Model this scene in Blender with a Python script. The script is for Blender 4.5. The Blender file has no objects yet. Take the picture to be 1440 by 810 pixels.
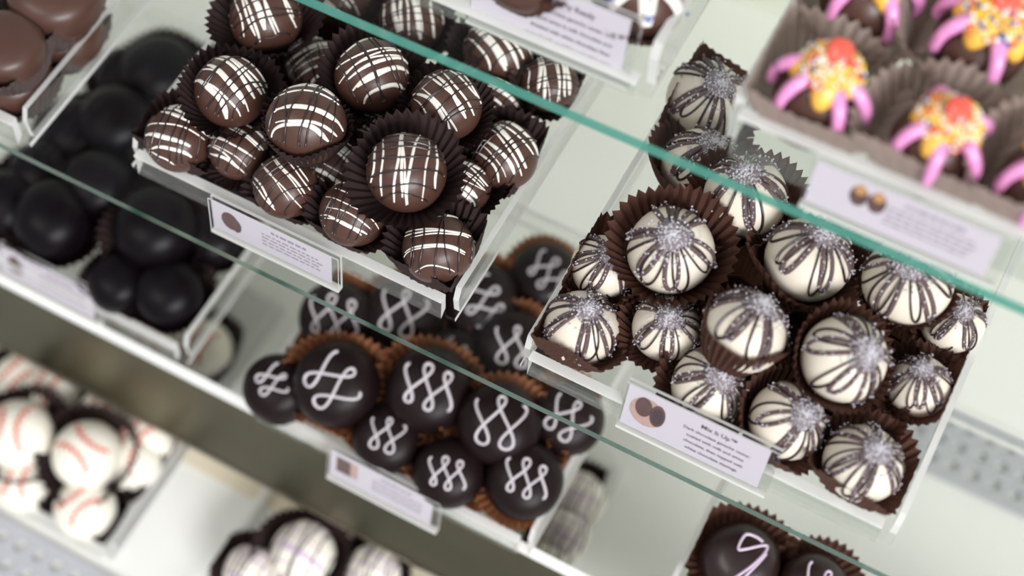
import bpy, math, random
import numpy as np
from mathutils import Matrix, Vector

random.seed(7)
rng = np.random.default_rng(7)
C = bpy.context.scene.collection
SC = bpy.context.scene

# ------------------------------------------------------------------ camera
F_PX = 2105.0                       # focal length in pixels of the 1440 wide frame
CAM_H = 0.55                        # metres above the middle glass shelf
RC = np.array([[0.87904487, 0.41157724, -0.24059153],
               [0.47651866, -0.77388713, 0.41716745],
               [-0.01449406, -0.48135526, -0.87640575]])   # camera (right, down, forward) -> world
cam_d = bpy.data.cameras.new('camera')
cam = bpy.data.objects.new('camera', cam_d)
C.objects.link(cam)
m = Matrix.Identity(4)
for i in range(3):
    m[i][0], m[i][1], m[i][2] = RC[i, 0], -RC[i, 1], -RC[i, 2]
m[2][3] = CAM_H
cam.matrix_world = m
cam_d.sensor_width = 36.0
cam_d.lens = F_PX * 36.0 / 1440.0
cam_d.clip_start = 0.01
cam_d.dof.use_dof = True
cam_d.dof.focus_distance = 0.605
cam_d.dof.aperture_fstop = 3.3
SC.camera = cam

# ------------------------------------------------------------------ world, lamps, exposure
W = bpy.data.worlds.new('shop_daylight')
SC.world = W
W.use_nodes = True
bgn = W.node_tree.nodes['Background']
bgn.inputs[0].default_value = (0.93, 0.96, 1.0, 1)
bgn.inputs[1].default_value = 0.29


def area(name, loc, target, sx, sy, power, col):
    d = bpy.data.lights.new(name, 'AREA')
    d.shape = 'RECTANGLE'
    d.size, d.size_y, d.energy, d.color = sx, sy, power, col
    o = bpy.data.objects.new(name, d)
    C.objects.link(o)
    o.location = loc
    o.rotation_euler = (Vector(target) - Vector(loc)).to_track_quat('-Z', 'Y').to_euler()
    return o


area('shop_window_light', (2.05, -1.55, 1.45), (-0.1, 0.27, -0.05), 1.7, 1.3, 74.0, (0.97, 0.98, 1.0))
area('added_fill_light', (-0.7, -0.7, 1.5), (-0.25, 0.25, -0.1), 1.0, 0.5, 5.0, (1.0, 0.97, 0.9))  # added fill lamp, kept behind the camera so the glass does not mirror it
SC.view_settings.view_transform = 'Standard'
SC.view_settings.look = 'None'
SC.view_settings.gamma = 1.0
SC.view_settings.use_curve_mapping = False
SC.view_settings.exposure = 0.8
SC.cycles.transparent_max_bounces = 48


# ------------------------------------------------------------------ materials
def srgb(r, g, b):
    f = lambda c: c / 12.92 if c <= 0.04045 else ((c + 0.055) / 1.055) ** 2.4
    return (f(r / 255), f(g / 255), f(b / 255), 1)


def mat(name, col, rough=0.5, metal=0.0, spec=0.5, coat=0.0, sss=0.0, noise=0.0, scale=300.0, bump=0.0, bscale=400.0, trans=0.0):
    mt = bpy.data.materials.new(name)
    mt.use_nodes = True
    nt = mt.node_tree
    p = nt.nodes['Principled BSDF']
    p.inputs['Base Color'].default_value = col
    p.inputs['Roughness'].default_value = rough
    p.inputs['Metallic'].default_value = metal
    p.inputs['Specular IOR Level'].default_value = spec
    p.inputs['Coat Weight'].default_value = coat
    p.inputs['Coat Roughness'].default_value = 0.12
    if sss:
        p.inputs['Subsurface Weight'].default_value = sss
        p.inputs['Subsurface Radius'].default_value = (0.004, 0.003, 0.002)
        p.inputs['Subsurface Scale'].default_value = 1.0
    tc = nt.nodes.new('ShaderNodeTexCoord')
    if noise:
        n = nt.nodes.new('ShaderNodeTexNoise')
        n.inputs['Scale'].default_value = scale
        n.inputs['Detail'].default_value = 4
        nt.links.new(tc.outputs['Object'], n.inputs['Vector'])
        mx = nt.nodes.new('ShaderNodeMix')
        mx.data_type = 'RGBA'
        mx.inputs[6].default_value = tuple(c * (1 - noise) for c in col[:3]) + (1,)
        mx.inputs[7].default_value = tuple(min(1, c * (1 + noise)) for c in col[:3]) + (1,)
        nt.links.new(n.outputs['Fac'], mx.inputs[0])
        nt.links.new(mx.outputs[2], p.inputs['Base Color'])
    if bump:
        n = nt.nodes.new('ShaderNodeTexNoise')
        n.inputs['Scale'].default_value = bscale
        n.inputs['Detail'].default_value = 3
        nt.links.new(tc.outputs['Object'], n.inputs['Vector'])
        b = nt.nodes.new('ShaderNodeBump')
        b.inputs['Strength'].default_value = bump
        b.inputs['Distance'].default_value = 0.001
        nt.links.new(n.outputs['Fac'], b.inputs['Height'])
        nt.links.new(b.outputs[0], p.inputs['Normal'])
    if trans:
        t = nt.nodes.new('ShaderNodeBsdfTranslucent')
        t.inputs[0].default_value = tuple(min(1, c * 1.5) for c in col[:3]) + (1,)
        mx = nt.nodes.new('ShaderNodeMixShader')
        mx.inputs[0].default_value = trans
        out = nt.nodes['Material Output']
        nt.links.new(p.outputs[0], mx.inputs[1])
        nt.links.new(t.outputs[0], mx.inputs[2])
        nt.links.new(mx.outputs[0], out.inputs[0])
    return mt


def clear(name, tint, f0=0.04, rough=0.03, milk=0.0, milk_col=(0.9, 0.9, 0.9, 1), power=5.0):
    """thin clear sheet: light goes straight through, with a mirror reflection that grows at grazing angles"""
    mt = bpy.data.materials.new(name)
    mt.use_nodes = True
    nt = mt.node_tree
    nt.nodes.remove(nt.nodes['Principled BSDF'])
    out = nt.nodes['Material Output']
    t = nt.nodes.new('ShaderNodeBsdfTransparent')
    t.inputs[0].default_value = tint
    g = nt.nodes.new('ShaderNodeBsdfGlossy')
    g.inputs['Roughness'].default_value = rough
    lw = nt.nodes.new('ShaderNodeLayerWeight')
    lw.inputs[0].default_value = 0.5
    pw = nt.nodes.new('ShaderNodeMath')
    pw.operation = 'POWER'
    pw.inputs[1].default_value = power
    nt.links.new(lw.outputs['Facing'], pw.inputs[0])
    ma = nt.nodes.new('ShaderNodeMath')
    ma.operation = 'MULTIPLY_ADD'
    ma.inputs[1].default_value = 1 - f0
    ma.inputs[2].default_value = f0
    nt.links.new(pw.outputs[0], ma.inputs[0])
    base = t.outputs[0]
    if milk:
        d = nt.nodes.new('ShaderNodeBsdfDiffuse')
        d.inputs[0].default_value = milk_col
        tl = nt.nodes.new('ShaderNodeBsdfTranslucent')
        tl.inputs[0].default_value = milk_col
        a = nt.nodes.new('ShaderNodeMixShader')
        a.inputs[0].default_value = 0.5
        nt.links.new(d.outputs[0], a.inputs[1])
        nt.links.new(tl.outputs[0], a.inputs[2])
        b = nt.nodes.new('ShaderNodeMixShader')
        b.inputs[0].default_value = milk
        nt.links.new(t.outputs[0], b.inputs[1])
        nt.links.new(a.outputs[0], b.inputs[2])
        base = b.outputs[0]
    mx = nt.nodes.new('ShaderNodeMixShader')
    nt.links.new(ma.outputs[0], mx.inputs[0])
    nt.links.new(base, mx.inputs[1])
    nt.links.new(g.outputs[0], mx.inputs[2])
    nt.links.new(mx.outputs[0], out.inputs[0])
    return mt


M = {}
M['glass'] = clear('shelf_glass', (0.986, 0.989, 0.984, 1), 0.008, 0.02)
M['edge_teal'] = clear('teal_glass_edge', (0.35, 0.62, 0.55, 1), 0.06, 0.1, 0.8, srgb(104, 182, 166))
M['edge_green'] = clear('green_glass_edge', (0.12, 0.3, 0.24, 1), 0.05, 0.1, 0.75, srgb(66, 104, 90))
M['edge_highlight'] = mat('painted_edge_highlight', srgb(250, 250, 246), 0.2)  # bright reflection on the shelf edge, painted as plain white
M['acrylic'] = clear('clear_acrylic', (0.98, 0.982, 0.98, 1), 0.012, 0.03)
M['acrylic_edge'] = clear('light_piped_acrylic_edge', (0.9, 0.92, 0.9, 1), 0.06, 0.12, 0.95, (0.98, 0.97, 0.95, 1))  # light piped to the cut edges is painted as milky white
M['acrylic_lip'] = clear('hazy_acrylic_lip', (0.88, 0.9, 0.88, 1), 0.05, 0.08, 0.06, (0.9, 0.9, 0.88, 1))
M['milk'] = mat('milk_chocolate', srgb(76, 50, 41), 0.4, spec=0.4, coat=0.06, noise=0.1, scale=120, bump=0.06, bscale=260)
M['dark'] = mat('dark_chocolate', srgb(40, 26, 25), 0.34, spec=0.4, coat=0.1, noise=0.12, scale=120, bump=0.06, bscale=260)
M['vdark'] = mat('bitter_chocolate', srgb(27, 16, 17), 0.4, spec=0.16, coat=0.0, noise=0.15, scale=120, bump=0.08, bscale=260)
M['black'] = mat('black_chocolate', srgb(13, 8, 12), 0.38, spec=0.14, bump=0.05, bscale=260)
M['ivory'] = mat('white_chocolate', srgb(224, 213, 196), 0.38, coat=0.1, noise=0.03, scale=90, sss=0.08)
M['cream'] = mat('cream_coating', srgb(240, 234, 220), 0.42, noise=0.03, scale=90)
M['white_line'] = mat('white_drizzle', srgb(232, 226, 218), 0.35)
M['dark_line'] = mat('dark_drizzle', srgb(46, 30, 30), 0.3, coat=0.2)
M['sugar_line'] = mat('sugared_drizzle', srgb(92, 72, 72), 0.6, noise=0.6, scale=900, bump=0.6, bscale=1400)
M['sugar'] = mat('sugar_crystals', srgb(205, 201, 208), 0.3, spec=0.6)
M['sugar_base'] = mat('sugar_crust', srgb(128, 118, 122), 0.6, noise=0.5, scale=900, bump=0.8, bscale=1200)
M['squiggle'] = mat('grey_white_squiggle', srgb(196, 188, 192), 0.4)
M['lilac'] = mat('lilac_icing', srgb(206, 186, 206), 0.4)
M['red'] = mat('red_stitching', srgb(214, 84, 62), 0.45)
M['pink'] = mat('pink_candy', srgb(226, 146, 198), 0.3, coat=0.3, noise=0.06, scale=80)
M['orange'] = mat('orange_icing', srgb(244, 186, 78), 0.45, noise=0.1, scale=120, bump=0.2, bscale=200)
M['jelly'] = mat('red_jelly_candy', srgb(240, 92, 74), 0.25, coat=0.4, sss=0.2)
for k, c in (('sp_white', (245, 240, 230)), ('sp_blue', (70, 96, 150)), ('sp_red', (226, 76, 60)), ('sp_yellow', (246, 206, 60)), ('sp_navy', (58, 80, 170))):
    M[k] = mat('sprinkle_' + k[3:], srgb(*c), 0.35)
M['cup_dark'] = mat('dark_brown_cup_paper', srgb(48, 34, 33), 0.7, spec=0.25, noise=0.2, scale=60, trans=0.1)
M['cup_brown'] = mat('brown_cup_paper', srgb(78, 50, 41), 0.7, spec=0.25, noise=0.22, scale=60, trans=0.2)
M['cup_tan'] = mat('tan_cup_paper', srgb(150, 98, 66), 0.7, noise=0.15, scale=60, trans=0.3)
M['cup_glassine'] = mat('grey_glassine_paper', srgb(160, 144, 134), 0.4, noise=0.12, scale=70, trans=0.35)
M['cup_grey'] = mat('grey_brown_cup_paper', srgb(82, 68, 66), 0.6, noise=0.15, scale=70, trans=0.2)
M['card'] = mat('lavender_card_stock', srgb(200, 192, 201), 0.6, noise=0.02, scale=60)
M['ink'] = mat('brown_black_ink', srgb(70, 52, 58), 0.7)
M['ink_soft'] = mat('faint_grey_ink', srgb(150, 140, 152), 0.7)
M['print_brown'] = mat('printed_brown', srgb(92, 66, 64), 0.7, noise=0.3, scale=300)
M['print_tan'] = mat('printed_tan', srgb(180, 150, 142), 0.7, noise=0.2, scale=300)
M['print_orange'] = mat('printed_orange', srgb(190, 140, 92), 0.7, noise=0.3, scale=300)
M['metal'] = mat('brushed_steel_room_tone', srgb(112, 108, 90), 0.3, metal=1.0, noise=0.25, scale=25)  # olive of the mirrored dark room is put into the base colour
M['metal_lip'] = mat('folded_steel_lip', srgb(150, 140, 126), 0.3, metal=1.0)
M['deck'] = mat('white_enamel_deck', srgb(240, 239, 234), 0.35, noise=0.02, scale=8)
M['wall'] = mat('pale_green_back_panel', srgb(226, 228, 214), 0.5, noise=0.05, scale=6)
M['vent'] = mat('grey_vent_steel', srgb(182, 183, 188), 0.45, metal=0.0)
M['apron_shade_tone'] = mat('cream_apron_shade', srgb(226, 214, 190), 0.6)  # shade below the apron, painted as a cream tone


# ------------------------------------------------------------------ helpers
def at(px, py, z):
    """the point of the plane at height z that the photograph's pixel (px, py) shows, and its depth"""
    d = RC @ np.array([px - 720.0, py - 405.0, F_PX])
    t = (z - CAM_H) / d[2]
    return d * t + np.array([0, 0, CAM_H]), t * F_PX


def mk(name, verts, faces, mats, parent=None, midx=None, smooth=True):
    me = bpy.data.meshes.new(name)
    me.from_pydata([tuple(map(float, v)) for v in verts], [], [tuple(map(int, f)) for f in faces])
    if not isinstance(mats, (list, tuple)):
        mats = [mats]
    for x in mats:
        me.materials.append(x)
    if midx is not None:
        me.polygons.foreach_set('material_index', [int(i) for i in midx])
    me.polygons.foreach_set('use_smooth', [smooth] * len(me.polygons))
    me.update()
    o = bpy.data.objects.new(name, me)
    C.objects.link(o)
    if parent is not None:
        o.parent = parent
    return o


def tag(o, label, cat, group=None):
    o['label'], o['category'] = label, cat
    if group:
        o['group'] = group
    return o


def empty(name, loc, label, cat, group=None):
    o = bpy.data.objects.new(name, None)
    o.empty_display_size = 0.01
    C.objects.link(o)
    o.location = [float(c) for c in loc]
    return tag(o, label, cat, group)


class MB:
    def __init__(s):
        s.v, s.f, s.m = [], [], []

    def add(s, v, f, m=0):
        b = len(s.v)
        s.v += [tuple(x) for x in v]
        s.f += [tuple(i + b for i in q) for q in f]
        s.m += [m] * len(f)

    def box(s, a, b, m=0, ms=None):
        (x0, y0, z0), (x1, y1, z1) = a, b
        v = [(x0, y0, z0), (x1, y0, z0), (x1, y1, z0), (x0, y1, z0), (x0, y0, z1), (x1, y0, z1), (x1, y1, z1), (x0, y1, z1)]
        f = [(0, 3, 2, 1), (4, 5, 6, 7), (0, 1, 5, 4), (2, 3, 7, 6), (1, 2, 6, 5), (3, 0, 4, 7)]   # bottom top front back right left
        base = len(s.v)
        s.v += v
        s.f += [tuple(i + base for i in q) for q in f]
        s.m += list(ms) if ms else [m] * 6

    def prism(s, poly, x0, x1, m=0, ms=None):
        """profile poly [(y, z)] swept along x"""
        n = len(poly)
        b = len(s.v)
        s.v += [(x0, y, z) for y, z in poly] + [(x1, y, z) for y, z in poly]
        fs = [(i, (i + 1) % n, n + (i + 1) % n, n + i) for i in range(n)]
        s.f += [tuple(i + b for i in q) for q in fs] + [tuple(b + i for i in range(n))[::-1], tuple(b + n + i for i in range(n))]
        s.m += (list(ms) if ms else [m] * (n + 2))

    def build(s, name, mats, parent=None, off=(0, 0, 0), smooth=False):
        v = np.array(s.v) - np.array(off)
        return mk(name, v, s.f, mats, parent, s.m, smooth)


def lumps(n, amp, seed):
    r = np.random.default_rng(seed)
    out = np.zeros(len(n))
    for k in range(5):
        d = r.normal(size=3)
        d /= np.linalg.norm(d)
        out += np.sin(n @ d * r.uniform(2, 4.5) + r.uniform(0, 6))
    return 1 + amp * out / 3


def grid_sphere(nu, nv):
    v = [(0, 0, 1)]
    for j in range(1, nv):
        t = math.pi * j / nv
        for i in range(nu):
            p = 2 * math.pi * i / nu
            v.append((math.sin(t) * math.cos(p), math.sin(t) * math.sin(p), math.cos(t)))
    v.append((0, 0, -1))
    f = [(0, 1 + i, 1 + (i + 1) % nu) for i in range(nu)]
    for j in range(nv - 2):
        for i in range(nu):
            a = 1 + j * nu
            f.append((a + i, a + nu + i, a + nu + (i + 1) % nu, a + (i + 1) % nu))
    a, e = 1 + (nv - 2) * nu, len(v) - 1
    f += [(a + i, e, a + (i + 1) % nu) for i in range(nu)]
    return np.array(v), f


SPH, SPHF = grid_sphere(36, 22)


class Ball:
    """a lumpy round body with a flat bottom, in its own frame with z along its axis"""
    def __init__(s, r, flat=0.93, amp=0.02, seed=0, sq=2.0):
        s.r, s.flat, s.amp, s.seed, s.sq = r, flat, amp, seed, sq

    def pt(s, n):
        n = np.atleast_2d(np.array(n, float))
        n = n / np.linalg.norm(n, axis=1)[:, None]
        rho = np.hypot(n[:, 0], n[:, 1])
        k = (rho ** s.sq + np.abs(n[:, 2]) ** s.sq) ** (-1 / s.sq)
        p = n * (k * s.r * lumps(n, s.amp, s.seed))[:, None]
        p[:, 2] *= s.flat
        p[:, 2] = np.maximum(p[:, 2], -s.r * 0.8)
        return p

    def body(s, name, material, parent):
        return mk(name, s.pt(SPH), SPHF, material, parent)

    def ribbon(s, dirs, w, h, lift=0.0, mb=None, m=0):
        """a raised half-round line through the directions dirs; w half width (number or list), h height"""
        P = s.pt(dirs)
        n = len(P)
        N = np.array(dirs, float)
        N = N / np.linalg.norm(N, axis=1)[:, None]
        T = np.gradient(P, axis=0)
        T /= np.linalg.norm(T, axis=1)[:, None] + 1e-12
        S = np.cross(N, T)
        S /= np.linalg.norm(S, axis=1)[:, None] + 1e-12
        w = np.broadcast_to(np.array(w, float), (n,))
        prof = [(-1, -0.35), (-0.72, 0.62), (0, 1.0), (0.72, 0.62), (1, -0.35)]
        v = []
        for i in range(n):
            for a, b in prof:
                v.append(P[i] + S[i] * a * w[i] + N[i] * (b * h * min(1.0, w[i] / (np.max(w) + 1e-9) + 0.2) + lift))
        k = len(prof)
        f = [(i * k + j, (i + 1) * k + j, (i + 1) * k + j + 1, i * k + j + 1) for i in range(n - 1) for j in range(k - 1)]
        f += [tuple(range(k))[::-1], tuple((n - 1) * k + j for j in range(k))]
        mb.add(v, f, m)


OCT = np.array([(1, 0, 0), (-1, 0, 0), (0, 1, 0), (0, -1, 0), (0, 0, 1), (0, 0, -1)], float)
OCTF = [(0, 2, 4), (2, 1, 4), (1, 3, 4), (3, 0, 4), (2, 0, 5), (1, 2, 5), (3, 1, 5), (0, 3, 5)]
ICO, ICOF = grid_sphere(6, 4)


def grains(pts, size, mb, shape=OCT, sf=OCTF, m=0, seed=0, stretch=1.0):
    r = np.random.default_rng(seed)
    for p in pts:
        q = r.normal(size=(3, 3))
        q, _ = np.linalg.qr(q)
        s = size * r.uniform(0.6, 1.4)
        sc = np.array([s, s, s * stretch])
        mb.add((shape * sc) @ q.T + p, sf, m if np.isscalar(m) else m[r.integers(len(m))])


def cup(name, r, material, parent, rb=0.66, rt=1.22, z0=-0.86, z1=0.1, flutes=38, seed=0, lift=0.0, lift_dir=0.0, fold=0.0, amp=0.05):
    """fluted paper cup round a ball of radius r: thin pleated wall with a pinked rim and a round bottom"""
    g = np.random.default_rng(seed + 99)
    n = flutes * 2
    rings = 7
    ph = g.uniform(0, 6.28, 4)
    v = []
    for j in range(rings):
        t = j / (rings - 1)
        for i in range(n):
            a = 2 * math.pi * i / n
            wob = 0.05 * math.sin(2 * a + ph[0]) + 0.04 * math.sin(3 * a + ph[1])
            up = 0.1 * math.sin(2 * a + ph[2]) + 0.06 * math.sin(5 * a + ph[3]) + lift * max(0, math.cos(a - lift_dir)) ** 1.0
            rr = rb + (rt - rb) * (t ** 0.8) + wob * t + fold * t * t * max(0, math.cos(a - lift_dir))
            pleat = (1 if i % 2 else -1) * (0.012 + amp * t)
            zz = z0 + (z1 - z0 + up) * t
            if j == rings - 1:
                zz += 0.05 * (1 if i % 2 else -0.6)
            v.append(((rr + pleat) * math.cos(a), (rr + pleat) * math.sin(a), zz))
    f = [(j * n + i, j * n + (i + 1) % n, (j + 1) * n + (i + 1) % n, (j + 1) * n + i) for j in range(rings - 1) for i in range(n)]
    v.append((0, 0, z0))
    c = len(v) - 1
    f += [(c, (i + 1) % n, i) for i in range(n)]
    return mk(name, np.array(v) * r, f, material, parent, smooth=False)


def truffle_root(name, px, py, zc, rpx, cap, label, cat, group, spin=0.0):
    """an Empty at a truffle's base; cap = (du, dv): how far its top leans in the photograph, in radii"""
    P, dep = at(px, py, zc)
    r = rpx * dep / F_PX
    du, dv = cap
    w = math.sqrt(max(0.05, 1 - du * du - dv * dv))
    ax = Vector(RC @ np.array([du, dv, -w])).normalized()
    o = empty(name, (0, 0, 0), label, cat, group)
    q = Vector((0, 0, 1)).rotation_difference(ax).to_matrix().to_4x4() @ Matrix.Rotation(spin, 4, 'Z')
    mm = Matrix.Translation(Vector(P)) @ q @ Matrix.Translation((0, 0, -0.86 * r))
    o.matrix_world = mm
    return o, r


BND = [None]


def inner(k):
    return BOX[T[k]['label']]


def settle(o, dz):
    """children are made round the ball's centre: move their meshes up to the base-centred frame"""
    for c in o.children:
        c.data.transform(Matrix.Translation((0, 0, dz)))
        if BND[0] and c.name.split('.')[0] in ('paper_cup', 'fluted_wall'):
            # soft paper gives way to the walls of its tray
            x0, x1, y0, y1, z0 = BND[0]
            mw = o.matrix_world.copy()
            iv = mw.inverted()
            for v in c.data.vertices:
                p = mw @ v.co
                k = 0.0004 * math.sin(v.index * 2.1)
                p.x = min(max(p.x, x0 + abs(k)), x1 - abs(k))
                p.y = min(max(p.y, (y0 if p.z < z0 + 0.0085 else y0 - 0.0015) + abs(k)), y1)
                p.z = max(p.z, z0)
                v.co = iv @ p




# ------------------------------------------------------------------ the case: shelves, deck, back
def shelf(name, y0, y1, z, x0, x1, t, edge, label, parent=None):
    b = MB()
    b.box((x0, y0, z - t), (x1, y1, z), ms=[0, 0, 1, 1, 1, 1])
    r = empty(name, ((x0 + x1) / 2, y0, z - t), label, 'shelf', None)
    b.build('glass_pane', [M['glass'], M[edge]], r, r.location)
    return r


shelf('glass_shelf', 0.2866, 0.56, 0.105, -0.85, 0.5, 0.006, 'edge_teal', 'upper glass shelf with a bright teal front edge')
shelf('glass_shelf', 0.2195, 0.58, 0.0, -0.85, 0.5, 0.005, 'edge_green', 'middle glass shelf with a thin dark green front edge')
low = shelf('glass_shelf', 0.2010, 0.60, -0.115, -0.85, 0.5, 0.006, 'edge_highlight', 'lower glass shelf behind the steel apron')

b = MB()
b.prism([(0.1985, -0.1175), (0.2008, -0.1150), (0.2008, -0.122), (0.1850, -0.1660), (0.1815, -0.1650)], -0.85, 0.5)
ap = b.build('steel_apron', [M['metal']], None)
tag(ap, 'broad brushed steel apron below the lower glass shelf, coloured olive as the mirrored dark room', 'panel')
b = MB()
b.box((-0.85, 0.1803, -0.1690), (0.5, 0.1855, -0.1655))
b.build('folded_lip', [M['metal_lip']], ap)
b = MB()
b.box((-0.85, 0.1962, -0.1166), (0.5, 0.2006, -0.1138))  # thin white bar in place of the glass edge's specular highlight
b.build('edge_highlight_strip', [M['edge_highlight']], ap)['label'] = 'white strip painted as a highlight along the top edge'

b = MB()
b.box((-1.1, 0.02, -0.235), (0.9, 0.64, -0.215))
o = b.build('floor', [M['deck']])
o['kind'] = 'structure'
b = MB()
b.box((-1.1, 0.62, -0.215), (0.9, 0.635, 0.30))
o = b.build('wall_back', [M['wall']])
o['kind'] = 'structure'


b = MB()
b.box((-0.85, 0.183, -0.2152), (0.5, 0.2, -0.2142))  # flat strip coloured as the apron's shade on the deck, no real trim
o = b.build('apron_shade', [M['apron_shade_tone']])
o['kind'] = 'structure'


def vent(x0, x1, y0, y1, z, pitch, label):
    """a perforated plate: square cells with an eight-sided hole each"""
    mb = MB()
    nx, ny = int((x1 - x0) / pitch), int((y1 - y0) / pitch)
    for i in range(nx):
        for j in range(ny):
            cx, cy, h = x0 + (i + .5) * pitch, y0 + (j + .5) * pitch, pitch / 2
            out = [(h, 0), (h, h), (0, h), (-h, h), (-h, 0), (-h, -h), (0, -h), (h, -h)]
            inn = [(0.31 * pitch * math.cos(k * math.pi / 4), 0.31 * pitch * math.sin(k * math.pi / 4)) for k in range(8)]
            v = [(cx + a, cy + c, z) for a, c in out] + [(cx + a, cy + c, z) for a, c in inn] + [(cx + a, cy + c, z - 0.002) for a, c in inn]
            f = [(k, (k + 1) % 8, 8 + (k + 1) % 8, 8 + k) for k in range(8)] + [(8 + k, 8 + (k + 1) % 8, 16 + (k + 1) % 8, 16 + k) for k in range(8)]
            mb.add(v, f)
    mb.box((x0, y0 - 0.003, z - 0.003), (x0 + nx * pitch, y0, z))
    mb.box((x0, y0 + ny * pitch, z - 0.003), (x0 + nx * pitch, y0 + ny * pitch + 0.003, z))
    o = mb.build('vent_grille', [M['vent']])
    return tag(o, label, 'vent')


vent(-0.6, 0.1, 0.060, 0.108, -0.212, 0.012, 'grey perforated vent along the front of the white deck')
vent(0.012, 0.30, 0.372, 0.420, -0.212, 0.012, 'grey perforated vent at the back of the deck, seen through the shelves')


# ------------------------------------------------------------------ acrylic trays
BOX = {}


def tray(x0, x1, y0, y1, z, hs, hl, label, t=0.0026):
    BOX[label] = (x0 + 0.0032, x1 - 0.0032, y0 + 0.0045, y1 - 0.003, z + 0.0032)
    r = empty('acrylic_tray', ((x0 + x1) / 2, (y0 + y1) / 2, z), label, 'tray', 'clear acrylic trays')
    z = z + 0.0004
    L = r.location
    b = MB()
    b.box((x0, y0, z), (x1, y1, z + t), ms=[0, 0, 0, 1, 1, 1])
    b.build('base', [M['acrylic'], M['acrylic_edge']], r, L)
    for xa, xb in ((x0, x0 + t), (x1 - t, x1)):
        b = MB()
        yf = y0 + 0.004
        poly = [(yf, z + t), (y1 - t, z + t), (y1 - t, z + hs), (yf + 0.003, z + hs), (yf, z + hs - 0.006)]
        b.prism(poly, xa, xb, ms=[1, 1, 1, 1, 1, 0, 0])
        b.build('side_wall', [M['acrylic'], M['acrylic_edge']], r, L)
    b = MB()
    b.box((x0, y1 - t, z + t), (x1, y1, z + hs), ms=[1, 1, 0, 0, 1, 1])
    b.build('back_wall', [M['acrylic'], M['acrylic_edge']], r, L)
    b = MB()
    b.prism([(y0 - 0.0015, z), (y0 + t, z + t), (y0 + t + 0.0012, z + hl), (y0 - 0.0002, z + hl), (y0 - 0.0002, z + hl - 0.0015), (y0 + 0.0002, z + hl - 0.002)],
            x0 + 0.004, x1 - 0.006, ms=[0, 0, 1, 1, 1, 2, 1, 1])
    b.build('front_lip', [M['acrylic'], M['acrylic_edge'], M['acrylic_lip']], r, L)
    return r


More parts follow.
